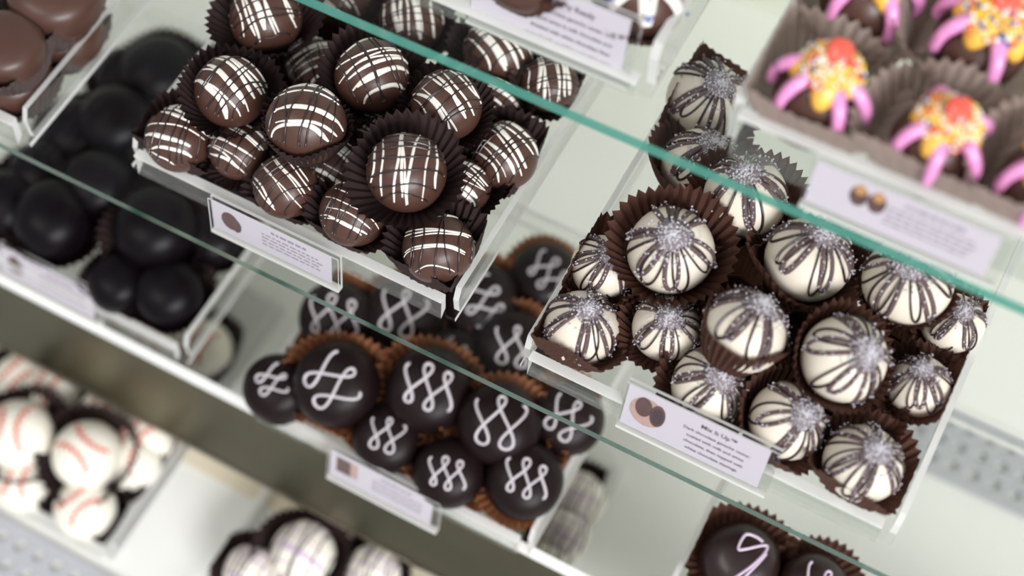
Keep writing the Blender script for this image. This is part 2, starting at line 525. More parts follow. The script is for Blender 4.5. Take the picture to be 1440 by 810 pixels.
def card(tr, tl, trr, bl, zt, zb, label, pic, title=None, lines=(), soft=False):
    """a printed card; its clear holder becomes a part of the tray that carries it"""
    A, _ = at(*tl, zt)
    B, _ = at(*trr, zt)
    D_, _ = at(*bl, zb)
    down, back = zt - zb, A[1] - D_[1]
    hgt = math.hypot(down, back)
    w = B[0] - A[0]
    v = np.array([0, -back, -down]) / math.hypot(back, down)
    ey = -v
    ex = np.array([1.0, 0, 0])
    ez = np.cross(ex, ey)
    O = A + v * hgt                       # lower left corner
    o = empty('product_card', O, label, 'card', 'printed cards on the tray fronts')
    mm = Matrix([[ex[0], ey[0], ez[0], O[0]], [ex[1], ey[1], ez[1], O[1]], [ex[2], ey[2], ez[2], O[2]], [0, 0, 0, 1]])
    o.matrix_world = mm
    b = MB()
    b.box((0, 0, -0.0004), (w, hgt, 0.0))
    b.build('card_sheet', [M['card']], o)
    # picture
    def disc(mb, cx, cy, rx, ry, m, z):
        vv = [(cx + rx * math.cos(k * math.pi / 10), cy + ry * math.sin(k * math.pi / 10), z) for k in range(20)]
        mb.add(vv, [tuple(range(20))], m)
    mb = MB()
    h = hgt
    if pic == 'halves':
        disc(mb, w * .16, h * .52, w * .125, h * .34, 1, 0.00006)
        disc(mb, w * .13, h * .62, w * .06, h * .24, 0, 0.00012)
        disc(mb, w * .235, h * .55, w * .055, h * .27, 0, 0.00012)
        disc(mb, w * .235, h * .53, w * .042, h * .2, 2, 0.00018)
    elif pic == 'pair':
        disc(mb, w * .26, h * .62, w * .05, h * .24, 0, 0.00006)
        disc(mb, w * .36, h * .62, w * .05, h * .24, 0, 0.00006)
        disc(mb, w * .26, h * .76, w * .032, h * .12, 3, 0.00012)
        disc(mb, w * .36, h * .76, w * .032, h * .12, 3, 0.00012)
    elif pic == 'blocks':
        mb.add([(w * .03, h * .5, .00006), (w * .3, h * .5, .00006), (w * .3, h * .98, .00006), (w * .03, h * .98, .00006)], [(0, 1, 2, 3)], 1)
        for k in range(3):
            disc(mb, w * (.08 + .08 * k), h * .78, w * .03, h * .2, 0, 0.00012)
    elif pic == 'dark_block':
        mb.add([(w * .06, h * .3, .00006), (w * .2, h * .3, .00006), (w * .2, h * .86, .00006), (w * .06, h * .86, .00006)], [(0, 1, 2, 3)], 0)
        mb.add([(w * .2, h * .3, .00006), (w * .27, h * .3, .00006), (w * .27, h * .86, .00006), (w * .2, h * .86, .00006)], [(0, 1, 2, 3)], 1)
    else:
        disc(mb, w * .15, h * .52, w * .075, h * .3, 0, 0.00006)
        disc(mb, w * .2, h * .45, w * .045, h * .24, 0, 0.00008)
    mb.build('printed_picture', [M['print_brown'], M['print_tan'], M['ink'], M['print_orange']], o)
    # writing
    ink = M['ink_soft'] if soft else M['ink']
    if title:
        rows = [(title, 0.0035, h * 0.77, True)] + [(t, 0.00245, h * (0.60 - 0.155 * k), False) for k, t in enumerate(lines)]
        for txt, size, yy, bold in rows:
            size *= w / 0.066
            cu = bpy.data.curves.new('lettering', 'FONT')
            cu.body = txt
            cu.size = size
            cu.align_x = 'CENTER'
            cu.resolution_u = 2
            cu.offset = 0.00005 if bold else 0.00002
            to = bpy.data.objects.new('lettering', cu)
            C.objects.link(to)
            me = bpy.data.meshes.new_from_object(to)
            bpy.data.objects.remove(to)
            me.transform(Matrix.Translation((w * 0.655, yy, 0.0001)))
            me.materials.clear()
            me.materials.append(ink)
            lo = bpy.data.objects.new('lettering', me)
            C.objects.link(lo)
            lo.parent = o
    else:
        g = np.random.default_rng(int(w * 1e6) % 1000)
        mb = MB()
        for k, yy in enumerate((0.78, 0.62, 0.5, 0.38, 0.26)):
            x = w * (0.5 if k == 0 else 0.42)
            end = w * (0.78 if k == 0 else 0.88)
            while x < end:
                l = g.uniform(.02, .06) * w
                hh = h * (0.075 if k == 0 else 0.045)
                mb.box((x, h * yy, 0.00004), (x + l, h * yy + hh, 0.0001))
                x += l + w * .012
        mb.build('blurred_print', [ink], o)
    # holder on the tray
    Lc = tr.location
    def P(x, y, zz):
        return O + ex * x + ey * y + ez * zz
    def slab(mb, x0, x1, ya, yb, za, zb, ms):
        v = [P(x, y, zz) for zz in (za, zb) for x, y in ((x0, ya), (x1, ya), (x1, yb), (x0, yb))]
        f = [(0, 3, 2, 1), (4, 5, 6, 7), (0, 1, 5, 4), (2, 3, 7, 6), (1, 2, 6, 5), (3, 0, 4, 7)]
        bb = len(mb.v)
        mb.v += [tuple(q) for q in v]
        mb.f += [tuple(i + bb for i in q) for q in f]
        mb.m += ms
    mb = MB()
    e = 0.0015
    slab(mb, -0.001, w + 0.004, -e, h + e, -0.0022, -0.0008, [0, 0, 1, 1, 1, 1])
    slab(mb, -0.001, w + 0.004, -e, h + e, 0.0006, 0.0012, [0, 0, 1, 1, 1, 1])
    slab(mb, -0.001, w + 0.004, -e - 0.0012, -e, -0.0022, 0.0012, [1] * 6)
    mb.build('card_holder', [M['acrylic'], M['acrylic_edge']], tr, Lc)
    return o


T = {}
T['mix'] = tray(-0.1305, 0.030, 0.2308, 0.396, 0.0, 0.017, 0.0125, 'clear tray of white truffles with dark radiating stripes on the middle shelf')
T['drz'] = tray(-0.327, -0.1640, 0.2365, 0.400, 0.0, 0.017, 0.0125, 'clear tray of milk chocolate truffles with white crosshatch drizzle')
T['marsh'] = tray(-0.530, -0.3735, 0.2240, 0.385, 0.0, 0.020, 0.014, 'clear tray of plain round chocolates at the left end of the middle shelf')
T['octo'] = tray(-0.0835, 0.074, 0.2960, 0.450, 0.105, 0.024, 0.023, 'clear tray of octopus truffles with pink legs on the upper shelf', 0.0036)
T['party'] = tray(-0.272, -0.1150, 0.3040, 0.450, 0.105, 0.024, 0.006, 'clear tray of iced truffles with blue sprinkles on the upper shelf', 0.0036)
T['lat'] = tray(-0.2600, -0.1080, 0.1955, 0.352, -0.115, 0.018, 0.012, 'clear tray of dark truffles with pale looped squiggles on the lower shelf')
T['dk'] = tray(-0.460, -0.3030, 0.2030, 0.372, -0.115, 0.018, 0.012, 'clear tray of plain black truffles at the left end of the lower shelf')
T['low'] = tray(-0.0450, 0.110, 0.2010, 0.352, -0.115, 0.016, 0.010, 'clear tray of lilac-iced truffles in brown cups on the lower shelf')
T['base'] = tray(-0.480, -0.3180, 0.1180, 0.290, -0.215, 0.012, 0.008, 'clear tray of white truffles with red baseball stitching on the deck')
T['wht'] = tray(-0.266, -0.1020, 0.0700, 0.290, -0.215, 0.012, 0.008, 'clear tray of finely drizzled white truffles on the deck below the apron')

card(T['mix'], (886, 540), (1086, 633), (866, 590), 0.0265, 0.0040, 'lavender card with a printed cut truffle and readable lines, on the white striped truffles', 'halves', 'Mix It Up\u2122',
     ['Dark chocolate ganache center,', 'coated with milk and white', 'chocolate, then topped with', 'white chocolate shavings.'])
card(T['drz'], (297, 281), (465, 362), (302, 319), 0.0185, 0.0015, 'card with a brown oval picture on the white-drizzled milk chocolate tray', 'oval', soft=True)
card(T['octo'], (1150, 226), (1414, 328), (1131, 282), 0.1250, 0.1070, 'blurred card with two small octopus pictures on the upper shelf', 'pair', soft=True)
card(T['party'], (670, -61), (888, 29), (651, 19), 0.1330, 0.1070, 'blurred card with a title and block picture on the blue-sprinkled truffle tray', 'blocks', 'Party Ready',
     ['Dark chocolate ganache center, then', 'dipped twice in milk chocolate and', 'drizzled with white chocolate then', 'topped with sprinkles and white icing.'])
card(T['lat'], (466, 632), (614, 698), (459, 664), -0.0950, -0.1130, 'card with a dark square picture hanging over the steel apron', 'dark_block', soft=True)
card(T['dk'], (0, 345), (140, 402), (-5, 378), -0.0950, -0.1110, 'blurred card with a dark heart-like picture on the black truffle tray', 'heart', soft=True)


# ------------------------------------------------------------------ the chocolates
def arc_dirs(phi, d, t0, t1, wig, seed, n=18, lean=(0, 0)):
    g = np.random.default_rng(seed)
    a = np.array([math.cos(phi), math.sin(phi), 0])
    bb = np.array([-math.sin(phi), math.cos(phi), 0])
    p1, p2 = g.uniform(0, 6, 2)
    out = []
    for i in range(n):
        t = t0 + (t1 - t0) * i / (n - 1)
        dd = d + wig * math.sin(2.2 * t + p1) + wig * .4 * math.sin(5 * t + p2)
        dd = max(-.95, min(.95, dd))
        s = math.sqrt(1 - dd * dd)
        out.append(a * dd + s * (math.sin(t) * bb + math.cos(t) * np.array([0, 0, 1])))
    return out


def drizzled(px, py, zc, rpx, cap, phi, label, seed, body='milk', cupm='cup_dark', lines=8, dlines=7, cupkw=None, name='drizzled_truffle', group='milk chocolate truffles with white drizzle', white='white_line', wide=1.0, grow=.27):
    o, r = truffle_root(name, px, py, zc, rpx, cap, label, 'truffle', group)
    B = Ball(r, 0.95, 0.02, seed)
    B.body('chocolate_body', M[body], o)
    g = np.random.default_rng(seed)
    # bring the wanted photo direction into the ball's own frame
    q = np.array(o.matrix_world.to_3x3())
    dv = q.T @ (RC @ np.array([math.cos(phi), math.sin(phi), 0]))
    ph = math.atan2(dv[1], dv[0])
    mb = MB()
    for k in range(lines):
        d = -0.70 + 1.40 * k / max(1, lines - 1) + g.normal() * .13
        c = g.uniform(-.15, .15)
        w = r * g.choice([.026, .04, .06, .085], p=[.3, .3, .25, .15]) * wide * np.interp(np.linspace(0, 1, 18), [0, .15, .6, 1], [.5, g.uniform(.7, 1.2), 1, .35])
        B.ribbon(arc_dirs(ph + math.pi / 2 + g.normal() * .07, d, -g.uniform(.85, 1.25) + c, g.uniform(.8, 1.3) + c, .03, seed * 31 + k), w, r * .03, mb=mb)
    mb.build('white_drizzle', [M[white]], o, smooth=True)
    mb = MB()
    for k in range(dlines):
        d = -0.75 + 1.5 * k / max(1, dlines - 1) + g.normal() * .08
        w = r * g.uniform(.018, .032)
        B.ribbon(arc_dirs(ph + g.normal() * .07, d, -1.25, 1.25, .035, seed * 57 + k), w, r * .03, lift=r * .014, mb=mb)
    if dlines:
        mb.build('dark_drizzle', [M['dark_line']], o, smooth=True)
    kw = dict(rt=1.2, z1=0.0)
    kw.update(cupkw or {})
    gr = kw.pop('grow', grow)
    kw['rt'] += gr
    kw['z1'] += gr * .8
    cup('paper_cup', r, M[cupm], o, seed=seed, **kw)
    settle(o, 0.86 * r)
    return o


def striped(px, py, zc, rpx, cap, label, seed, cupkw=None, cupm='cup_brown', grow=.28):
    o, r = truffle_root('striped_truffle', px, py, zc, rpx, cap, label, 'truffle', 'white truffles with dark radiating stripes')
    B = Ball(r, 0.95, 0.015, seed)
    B.body('chocolate_body', M['ivory'], o)
    g = np.random.default_rng(seed)
    sug, drk = MB(), MB()
    gp = []
    K = 6
    off = g.uniform(0, 6.28)
    for k in range(K):
        a = off + 2 * math.pi * k / K + g.normal() * .09
        for which in (0, 1):
            aw = g.uniform(.10, .24) if which == 0 else g.uniform(.14, .34)
            sh = 0 if which == 0 else g.choice([-1, 1]) * g.uniform(.16, .34)
            tm = math.radians(g.uniform(74, 100))
            ds = []
            n = 26
            for i in range(n):
                u = i / (n - 1) * 2 - 1
                th = math.radians(9) + (tm - math.radians(9)) * (1 - abs(u) ** 2.2)
                az = a + sh + aw * math.sin(u * math.pi / 2) * (1.15 - .3 * (1 - abs(u)))
                ds.append((math.sin(th) * math.cos(az), math.sin(th) * math.sin(az), math.cos(th)))
            if which == 0:
                B.ribbon(ds, r * g.uniform(.056, .085), r * .05, mb=sug)
                pp = B.pt(ds)
                for _ in range(34):
                    i = int(abs(g.normal()) * 7)
                    i = min(i, n // 2)
                    i = i if g.random() < .5 else n - 1 - i
                    gp.append(pp[i] * (1.04 + g.uniform(0, .03)) + g.normal(size=3) * r * .03)
            else:
                B.ribbon(ds, r * g.uniform(.024, .036), r * .045, lift=r * .012, mb=drk)
    sug.build('sugared_stripes', [M['sugar_line']], o, smooth=True)
    drk.build('dark_stripes', [M['dark_line']], o, smooth=True)
    # sugar cap: a low crust with crystals strewn over it
    vs, fs = grid_sphere(18, 8)
    cv = []
    for nn in vs:
        rr = r * .47 * (1 + .25 * math.sin(3 * math.atan2(nn[1], nn[0]) + seed) * (1 - abs(nn[2])))
        p = np.array([nn[0] * rr, nn[1] * rr, 0])
        base = math.sqrt(max(0, (r * .97) ** 2 - p[0] ** 2 - p[1] ** 2)) * .95
        cv.append((p[0], p[1], base + nn[2] * r * .12))
    mk('sugar_crust', cv, fs, M['sugar_base'], o)
    pts = []
    for _ in range(330):
        rr, aa = r * .52 * abs(g.normal()) * .75, g.uniform(0, 6.28)
        rr = min(rr, r * .62)
        z = math.sqrt(max(0, r * r - rr * rr)) * .95
        pts.append((rr * math.cos(aa), rr * math.sin(aa), z + r * (.06 * 1.6 * max(0, 1 - rr / (r * .5)) + g.uniform(0, .03))))
    mb = MB()
    grains(pts + gp, r * .025, mb, seed=seed)
    cr = mb.build('sugar_crystals', [M['sugar']], o)
    cr['kind'] = 'stuff'
    kw = dict(rt=1.22, z1=0.0)
    kw.update(cupkw or {})
    gr = kw.pop('grow', grow)
    kw['rt'] += gr
    kw['z1'] += gr * .8
    cup('paper_cup', r, M[cupm], o, seed=seed, **kw)
    settle(o, 0.86 * r)
    return o


def squiggle_dirs(kind, rot, n=110, size=1.0):
    out = []
    for i in range(n):
        s = i / (n - 1)
        if kind == 'loops':          # three connected loops
            p = 2 * math.pi * 2.5 * s
            u = (-.50 + 1.0 * s) - .125 * math.sin(2 * p)
            v = .44 * math.cos(p) * (1 - .2 * abs(2 * s - 1))
        elif kind == 'wide':
            p = 2 * math.pi * 2.0 * s + .3
            u = (-.46 + .92 * s) - .15 * math.sin(2 * p) + .05 * math.sin(p)
            v = .50 * math.cos(p) * (1 - .15 * abs(2 * s - 1))
        else:                        # a hook and a long loop
            K = [(.48, .42), (.30, .55), (.06, .58), (-.12, .24), (.05, .22), (.55, .34), (.50, .18), (.16, -.12), (-.26, -.44), (-.16, -.52), (.14, -.22), (.50, .12)]
            q = s * (len(K) - 1)
            j = min(int(q), len(K) - 2)
            t = q - j
            p0, p1, p2, p3 = K[max(j - 1, 0)], K[j], K[j + 1], K[min(j + 2, len(K) - 1)]
            u, v = [.5 * (2 * b + (c - a) * t + (2 * a - 5 * b + 4 * c - d) * t * t + (3 * b - a - 3 * c + d) * t ** 3) for a, b, c, d in zip(p0, p1, p2, p3)]
        u, v = u * size, v * size
        c, d = math.cos(rot), math.sin(rot)
        out.append((u * c - v * d, u * d + v * c, 0.85))
    return out


def squiggled(px, py, zc, rpx, cap, rot, kind, label, seed, cupkw=None, cupm='cup_tan', body='vdark', line='squiggle', group='dark truffles with pale looped squiggles', name='squiggle_truffle', size=1.0, wide=1.0, grow=.12):
    o, r = truffle_root(name, px, py, zc, rpx, cap, label, 'truffle', group)
    B = Ball(r, 0.82, 0.025, seed, 2.6)
    B.body('chocolate_body', M[body], o)
    q = np.array(o.matrix_world.to_3x3())
    dv = q.T @ (RC @ np.array([math.cos(rot), math.sin(rot), 0]))
    mb = MB()
    B.ribbon(squiggle_dirs(kind, math.atan2(dv[1], dv[0]), size=size), r * .038 * wide, r * .046, mb=mb)
    mb.build('squiggle', [M[line]], o, smooth=True)
    kw = dict(rt=1.14, z1=-0.05)
    kw.update(cupkw or {})
    gr = kw.pop('grow', grow)
    kw['rt'] += gr
    kw['z1'] += gr * .8
    cup('paper_cup', r, M[cupm], o, seed=seed, **kw)
    settle(o, 0.86 * r)
    return o


def stitched(px, py, zc, rpx, cap, rot, label, seed):
    o, r = truffle_root('baseball_truffle', px, py, zc, rpx, cap, label, 'truffle', 'white truffles with red baseball stitching')
    B = Ball(r, 0.95, 0.015, seed)
    B.body('chocolate_body', M['cream'], o)
    mb = MB()
    q = np.array(o.matrix_world.to_3x3())
    dv = q.T @ (RC @ np.array([math.cos(rot), math.sin(rot), 0]))
    ph = math.atan2(dv[1], dv[0])
    for sgn in (-1, 1):
        n = 16
        ds = []
        for i in range(n):
            t = -.85 + 1.7 * i / (n - 1)
            d = sgn * (.22 + .30 * t * t)
            a = np.array([math.cos(ph), math.sin(ph), 0])
            bb = np.array([-math.sin(ph), math.cos(ph), 0])
            ds.append(a * d + bb * math.sin(t) * .9 + np.array([0, 0, math.cos(t)]))
        B.ribbon(ds, r * .035, r * .025, mb=mb)
        for i in range(2, n - 2, 2):
            p = np.array(ds[i])
            a = np.array([math.cos(ph), math.sin(ph), 0])
            bb = np.array([-math.sin(ph), math.cos(ph), 0])
            B.ribbon([p - a * .12 * sgn - bb * .08, p, p + a * .14 * sgn - bb * .08], r * .03, r * .025, mb=mb)
    mb.build('red_stitching', [M['red']], o, smooth=True)
    cup('paper_cup', r, M['cup_dark'], o, seed=seed, rt=1.5, z1=0.15)
    settle(o, 0.86 * r)
    return o


def plain(px, py, zc, rpx, cap, label, seed):
    o, r = truffle_root('dark_truffle', px, py, zc, rpx, cap, label, 'truffle', 'plain black truffles')
    Ball(r, 0.85, 0.03, seed, 2.4).body('chocolate_body', M['black'], o)
    cup('paper_cup', r, M['cup_dark'], o, seed=seed, rt=1.3, z1=0.05)
    settle(o, 0.86 * r)
    return o


def disc_choc(px, py, zc, rpx, cap, label, seed):
    o, r = truffle_root('round_chocolate', px, py, zc, rpx, cap, label, 'chocolate', 'plain round chocolates in fluted cups')
    B = Ball(r, 0.60, 0.012, seed, 3.0)
    B.body('chocolate_body', M['milk'], o)
    cup('paper_cup', r, M['cup_grey'], o, seed=seed, rb=.92, rt=1.26, z0=-.75, z1=.10, flutes=40, amp=0.055)
    settle(o, 0.86 * r)
    return o


def tube(mb, pts, rad, nn=8, m=0):
    P = np.array(pts, float)
    n = len(P)
    T_ = np.gradient(P, axis=0)
    T_ /= np.linalg.norm(T_, axis=1)[:, None]
    ref = np.array([0.3, 0.2, 1.0])
    v = []
    for i in range(n):
        s = np.cross(T_[i], ref)
        s /= np.linalg.norm(s) + 1e-9
        u = np.cross(s, T_[i])
        for k in range(nn):
            a = 2 * math.pi * k / nn
            v.append(P[i] + rad[i] * (math.cos(a) * s + math.sin(a) * u))
    f = [(i * nn + k, i * nn + (k + 1) % nn, (i + 1) * nn + (k + 1) % nn, (i + 1) * nn + k) for i in range(n - 1) for k in range(nn)]
    f += [tuple(range(nn))[::-1], tuple((n - 1) * nn + k for k in range(nn))]
    mb.add(v, f, m)


def octopus(px, py, zc, rpx, cap, label, seed, legs, nose=(0.1, -0.25)):
    o, r = truffle_root('octopus_truffle', px, py, zc, rpx, cap, label, 'truffle', 'octopus truffles with pink candy legs')
    B = Ball(r, 0.98, 0.015, seed)
    B.body('chocolate_body', M['milk'], o)
    q = np.array(o.matrix_world.to_3x3())
    g = np.random.default_rng(seed)
    # dripping icing cap
    vs, fs = grid_sphere(40, 16)
    iv = []
    for nn in vs:
        az = math.atan2(nn[1], nn[0])
        ext = .69 + .15 * math.sin(5 * az + seed) + .08 * math.sin(3 * az + 2 * seed)
        th = math.acos(max(-1, min(1, nn[2]))) / math.pi            # 0..1
        if th < .72:
            tt = th / .72
            ang = ext * (tt ** .9)
            thick = .34 * (1 - tt ** 5) + .03 + .05 * math.sin(9 * az * (tt > .1) + seed) * tt * (1 - tt)
        else:
            tt = (1 - th) / .28
            ang = ext * tt
            thick = -.03
        d = np.array([math.sin(ang * 1.15) * math.cos(az), math.sin(ang * 1.15) * math.sin(az), math.cos(ang * 1.15)])
        iv.append(B.pt(d)[0] + d * r * thick)
    mk('orange_icing', iv, fs, M['orange'], o)
    pts = []
    for _ in range(230):
        az, an = g.uniform(0, 6.28), .66 * math.sqrt(g.uniform(0, 1))
        d = np.array([math.sin(an) * math.cos(az), math.sin(an) * math.sin(az), math.cos(an)])
        pts.append(B.pt(d)[0] + d * r * (.34 * (1 - (an / .80) ** 5) + .04))
    mb = MB()
    grains(pts, r * .05, mb, ICO, ICOF, m=[0, 0, 1, 2, 3], seed=seed)
    s = mb.build('sprinkles', [M['sp_white'], M['sp_blue'], M['sp_red'], M['sp_yellow']], o, smooth=True)
    s['kind'] = 'stuff'
    # jelly nose, two soft lobes
    nd = q.T @ (RC @ np.array([nose[0], nose[1], -math.sqrt(1 - nose[0] ** 2 - nose[1] ** 2)]))
    c = nd * r * 1.34
    vs, fs = grid_sphere(20, 12)
    side = q.T @ (RC @ np.array([1, 0.25, 0]))
    dwn = q.T @ (RC @ np.array([-.2, 1, 0]))
    nv = []
    for nn in vs:
        k = 1 - .18 * math.exp(-(nn[0] / .3) ** 2) * (nn[1] > 0) * nn[1]
        nv.append(c + r * (side * nn[0] * .29 * (1 - .22 * -nn[1]) - dwn * nn[1] * .42 * k + nd * nn[2] * .26))
    mk('jelly_nose', nv, fs, M['jelly'], o)
    for (du, dv, l) in legs:
        pd = q.T @ (RC @ np.array([du, dv, 0]))
        az = math.atan2(pd[1], pd[0])
        P, R_ = [], []
        for i in range(12):
            t = i / 11
            an = .42 + t * l * 1.12
            d = np.array([math.sin(an) * math.cos(az + .1 * t), math.sin(an) * math.sin(az + .1 * t), math.cos(an)])
            P.append(B.pt(d)[0] + d * r * (.13 + .12 * math.sin(math.pi * min(1, t * 1.1))))
            R_.append(r * .19 * (1 - .35 * t) * (1 if i < 11 else .5) * (1 if i else .6))
        mb = MB()
        tube(mb, P, R_, 9)
        mb.build('leg', [M['pink']], o, smooth=True)
    cup('paper_cup', r, M['cup_glassine'], o, seed=seed, rb=.85, rt=2.0, z0=-.86, z1=.55, flutes=38, amp=.06)
    settle(o, 0.86 * r)
    return o


def party(px, py, zc, rpx, cap, label, seed):
    o, r = truffle_root('iced_truffle', px, py, zc, rpx, cap, label, 'truffle', 'truffles with white icing and blue sprinkles')
    B = Ball(r, 0.98, 0.015, seed)
    B.body('chocolate_body', M['milk'], o)
    q = np.array(o.matrix_world.to_3x3())
    g = np.random.default_rng(seed)
    mb = MB()
    pts = []
    for k in range(6):
        az = k * math.pi / 3 + seed
        ds = []
        for i in range(14):
            an = 1.25 * i / 13
            ds.append((math.sin(an) * math.cos(az), math.sin(an) * math.sin(az), math.cos(an)))
        B.ribbon(ds, r * np.linspace(.3, .16, 14), r * .09, mb=mb)
        pp = B.pt(ds)
        for _ in range(14):
            i = g.integers(14)
            pts.append(pp[i] * 1.09 + g.normal(size=3) * r * .07)
    mb.build('white_icing', [M['white_line']], o, smooth=True)
    mb = MB()
    grains(pts, r * .04, mb, ICO, ICOF, m=[0, 0, 1, 2], seed=seed)
    s = mb.build('sprinkles', [M['sp_navy'], M['sp_blue'], M['sp_red']], o, smooth=True)
    s['kind'] = 'stuff'
    cup('paper_cup', r, M['cup_brown'], o, seed=seed, rt=1.25, z1=.1)
    settle(o, 0.86 * r)
    return o


# --- white truffles with dark radiating stripes (middle shelf, right)
ZF, Z0, Z1, Z2 = 0.0195, 0.0215, 0.041, 0.050
S = [
    (817, 462, ZF, 54, (.16, -.55), 'white striped truffle in the front left corner of its tray, dark cup round it', dict(rt=1.2, z1=0.05)),
    (848, 376, Z0, 46, (.2, -.4), 'shaded striped truffle at the left tray wall, half hidden by a brown cup', dict(rt=1.3, z1=0.2)),
    (943, 352, Z1, 62, (-.04, -.33), 'bright striped truffle with a large brown cup flaring behind it', dict(rt=1.36, z1=0.16, lift=.3, lift_dir=2.0, grow=.08)),
    (937, 462, Z0, 48, (.0, -.4), 'shaded striped truffle deep between the brown cups, behind the front left corner', dict(rt=1.2, z1=-0.1)),
    (1046, 466, Z1, 61, (.36, -.68), 'striped truffle leaning back in a tall pleated brown cup, in the tray middle', dict(rt=1.12, z1=0.22, grow=0)),
    (997, 543, ZF, 54, (.25, -.33), 'striped truffle just above the printed picture of the readable card', dict(rt=1.18, z1=-.25)),
    (1136, 366, Z1, 61, (.22, -.62), 'striped truffle crossed at its top by the teal glass edge, broad white front', dict(rt=1.2, z1=-.1)),
    (1187, 504, Z1, 62, (.35, -.2), 'large bright striped truffle facing the viewer, right of the tray middle', dict(rt=1.25, z1=.05, grow=.06)),
    (1107, 592, ZF, 55, (.34, -.28), 'striped truffle in the front row beside the right end of the readable card', dict(rt=1.2, z1=-.1)),
    (1213, 652, ZF, 56, (.2, -.45), 'striped truffle at the front right corner of its tray', dict(rt=1.2, z1=-.05)),
    (1292, 543, Z0, 45, (-.1, -.62), 'small sugar-topped striped truffle at the right tray wall, tilted away', dict(rt=1.3, z1=.1)),
    (1276, 396, Z1, 64, (-.16, -.42), 'striped truffle in a wide pleated cup under the right end of the teal edge', dict(rt=1.14, z1=.08, grow=0)),
    (1340, 455, Z0, 44, (.1, -.45), 'striped truffle tucked between a pleated cup and the right tray wall', dict(rt=1.2, z1=-.1)),
    (1048, 278, Z1, 60, (-.12, -.58), 'striped truffle half above and half below the teal edge, left of the octopus card', dict(rt=1.2, z1=-.1)),
    (985, 236, Z0, 56, (.25, -.55), 'striped truffle crossed by the teal edge, behind the torn brown cup', dict(rt=1.22, z1=.1)),
    (992, 140, Z0, 56, (.25, -.3), 'rearmost striped truffle, alone at the back left of its tray', dict(rt=1.22, z1=.05)),
    (1222, 352, Z0, 48, (.0, -.5), 'striped truffle peeping out between the octopus card and the teal edge', dict(rt=1.2, z1=.3)),
]
BND[0] = inner('mix')
for i, (px, py, z, rp, cap_, lab, ck) in enumerate(S):
    striped(px, py, z, rp, cap_, lab, 11 + i, ck)

# --- brown cups whose truffle does not show, wedged between the striped ones
for i, (px, py, z, rp, lab) in enumerate([
    (1040, 396, .022, 46, 'crumpled brown paper cup in shadow behind the tall pleated cup'),
    (1100, 522, .020, 48, 'brown paper cup wedged in the gap below the tall pleated cup'),
    (1208, 580, .020, 46, 'brown paper cup wedged below the large bright striped truffle'),
    (1130, 446, .020, 48, 'brown paper cup wedged above and left of the large bright striped truffle'),
    (1262, 480, .020, 46, 'brown paper cup wedged under the wide pleated cup near the right wall'),
    (920, 405, .020, 46, 'brown paper cup under the large flaring brown cup at the left'),
]):
    o, r = truffle_root('empty_cup', px, py, z, rp, (.05 * (-1) ** i, -.42), lab, 'paper cup', 'brown paper cups between the striped truffles')
    cup('fluted_wall', r, M['cup_brown'], o, rt=1.45, z1=.35, seed=300 + i)
    fl = [(0.55 * r * math.cos(k * math.pi / 8), 0.55 * r * math.sin(k * math.pi / 8), -.80 * r) for k in range(16)]
    mk('cup_floor', fl, [tuple(range(16))], M['cup_brown'], o, smooth=False)
    settle(o, 0.86 * r)

